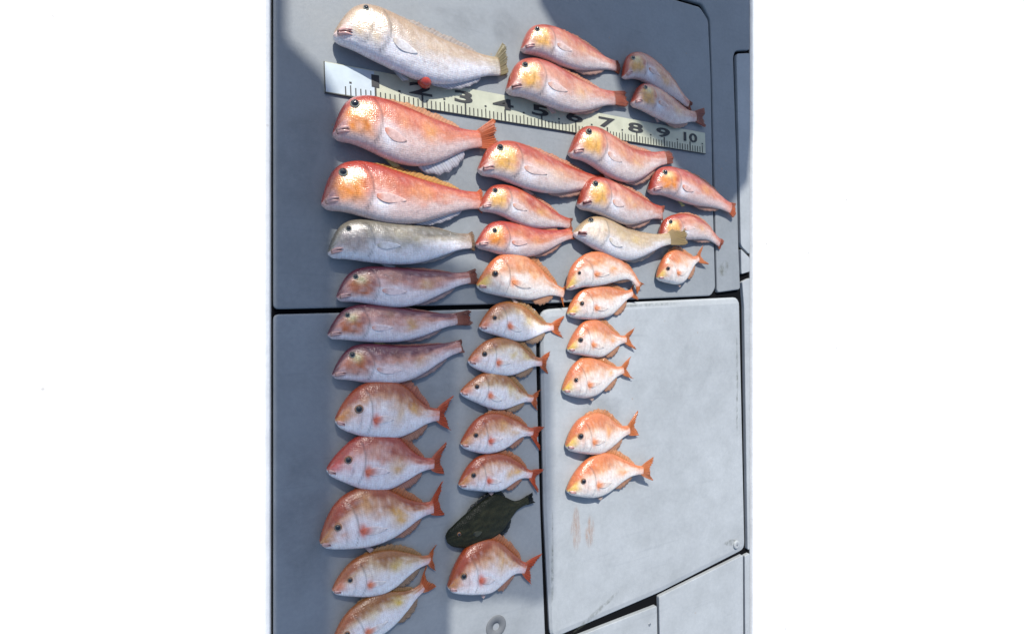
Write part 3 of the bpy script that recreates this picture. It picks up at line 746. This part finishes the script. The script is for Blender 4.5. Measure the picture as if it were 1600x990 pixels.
def stain_material(name, c, scale, lo, hi, amax, rough=.7):
    m, n, l, p = newmat(name)
    g = n.new('ShaderNodeNewGeometry').outputs['Position']
    mp = n.new('ShaderNodeMapping'); mp.inputs['Scale'].default_value = (*scale, 1); l.new(g, mp.inputs[0])
    t = noise(n, l, mp.outputs[0], 1, 5, .7)
    p.inputs['Base Color'].default_value = (*c, 1); p.inputs['Roughness'].default_value = rough
    u = n.new('ShaderNodeAttribute'); u.attribute_name = 'tint'
    a = mix(n, l, 'MULTIPLY', 1.0, ramp(n, l, t.outputs[0], [(lo, (0, 0, 0)), (hi, (amax,)*3)]).outputs[0], u.outputs['Color'])
    tr = n.new('ShaderNodeBsdfTransparent'); mx = n.new('ShaderNodeMixShader')
    l.new(a, mx.inputs[0])
    l.new(tr.outputs[0], mx.inputs[1]); l.new(p.outputs[0], mx.inputs[2]); l.new(mx.outputs[0], n['Material Output'].inputs[0])
    return m
def stain(px, py, w, h, seed, mat, parent, z, ang=0):
    c = P(px, py); f = VN(seed, 7, 3); n = 30; V = [(0, 0, 0)]; C = [1.0]
    for k in (1, 2, 3):
        for a in np.linspace(0, 2*math.pi, n, endpoint=False):
            x = w*k/3*(1+.25*float(f(math.cos(a)*1.5, math.sin(a)*1.5)))*math.cos(a); y = h*k/3*(1+.2*float(f(math.sin(a), math.cos(a))))*math.sin(a)
            V.append((x*math.cos(ang)-y*math.sin(ang), x*math.sin(ang)+y*math.cos(ang), 0)); C.append((1, .9, 0)[k-1])
    F = [(0, i+1, (i+1) % n+1) for i in range(n)]
    for k in (0, 1): F += [(1+k*n+i, 1+(k+1)*n+i, 1+(k+1)*n+(i+1) % n, 1+k*n+(i+1) % n) for i in range(n)]
    o = mesh_obj('stain', V, F, mat, parent, smooth=False, cols=np.repeat(np.array(C)[:, None], 3, 1))
    o.location = Vector((c[0], c[1], z))-parent.location
RUST = stain_material('dried_orange_stain', (.50, .27, .14), (150, 24), .40, .70, .5)
GRIME = stain_material('grey_green_grime', (.16, .17, .13), (60, 40), .42, .72, .6)
WET = stain_material('damp_film', (.17, .18, .19), (16, 20), .36, .66, .16, .15)
PAN = [o for o in bpy.data.objects if o.name.startswith('deck_panel')]
stain(899, 825, .016, .062, 1, RUST, lid, .0046); stain(920, 832, .022, .055, 2, RUST, lid, .0046)
stain(862, 880, .005, .19, 3, GRIME, lid, .0046); stain(1150, 600, .006, .22, 4, GRIME, lid, .0046)
stain(1010, 476, .16, .006, 5, GRIME, lid, .0046, .04); stain(1140, 846, .03, .012, 6, GRIME, lid, .0050)
stain(930, 955, .10, .008, 9, GRIME, lid, .0046, .43)
stain(720, 34, .085, .055, 7, WET, PAN[0], .0005); stain(790, 45, .05, .05, 8, WET, PAN[0], .0006)
stain(470, 250, .05, .14, 10, WET, PAN[0], .0005); stain(690, 620, .07, .05, 11, WET, PAN[1], .0005)
stain(470, 800, .06, .2, 13, WET, PAN[1], .0005)
stain(1130, 420, .03, .03, 16, GRIME, PAN[2], .0006)
stain(930, 660, .05, .012, 17, WET, lid, .0052); stain(940, 640, .09, .05, 18, WET, lid, .0054)
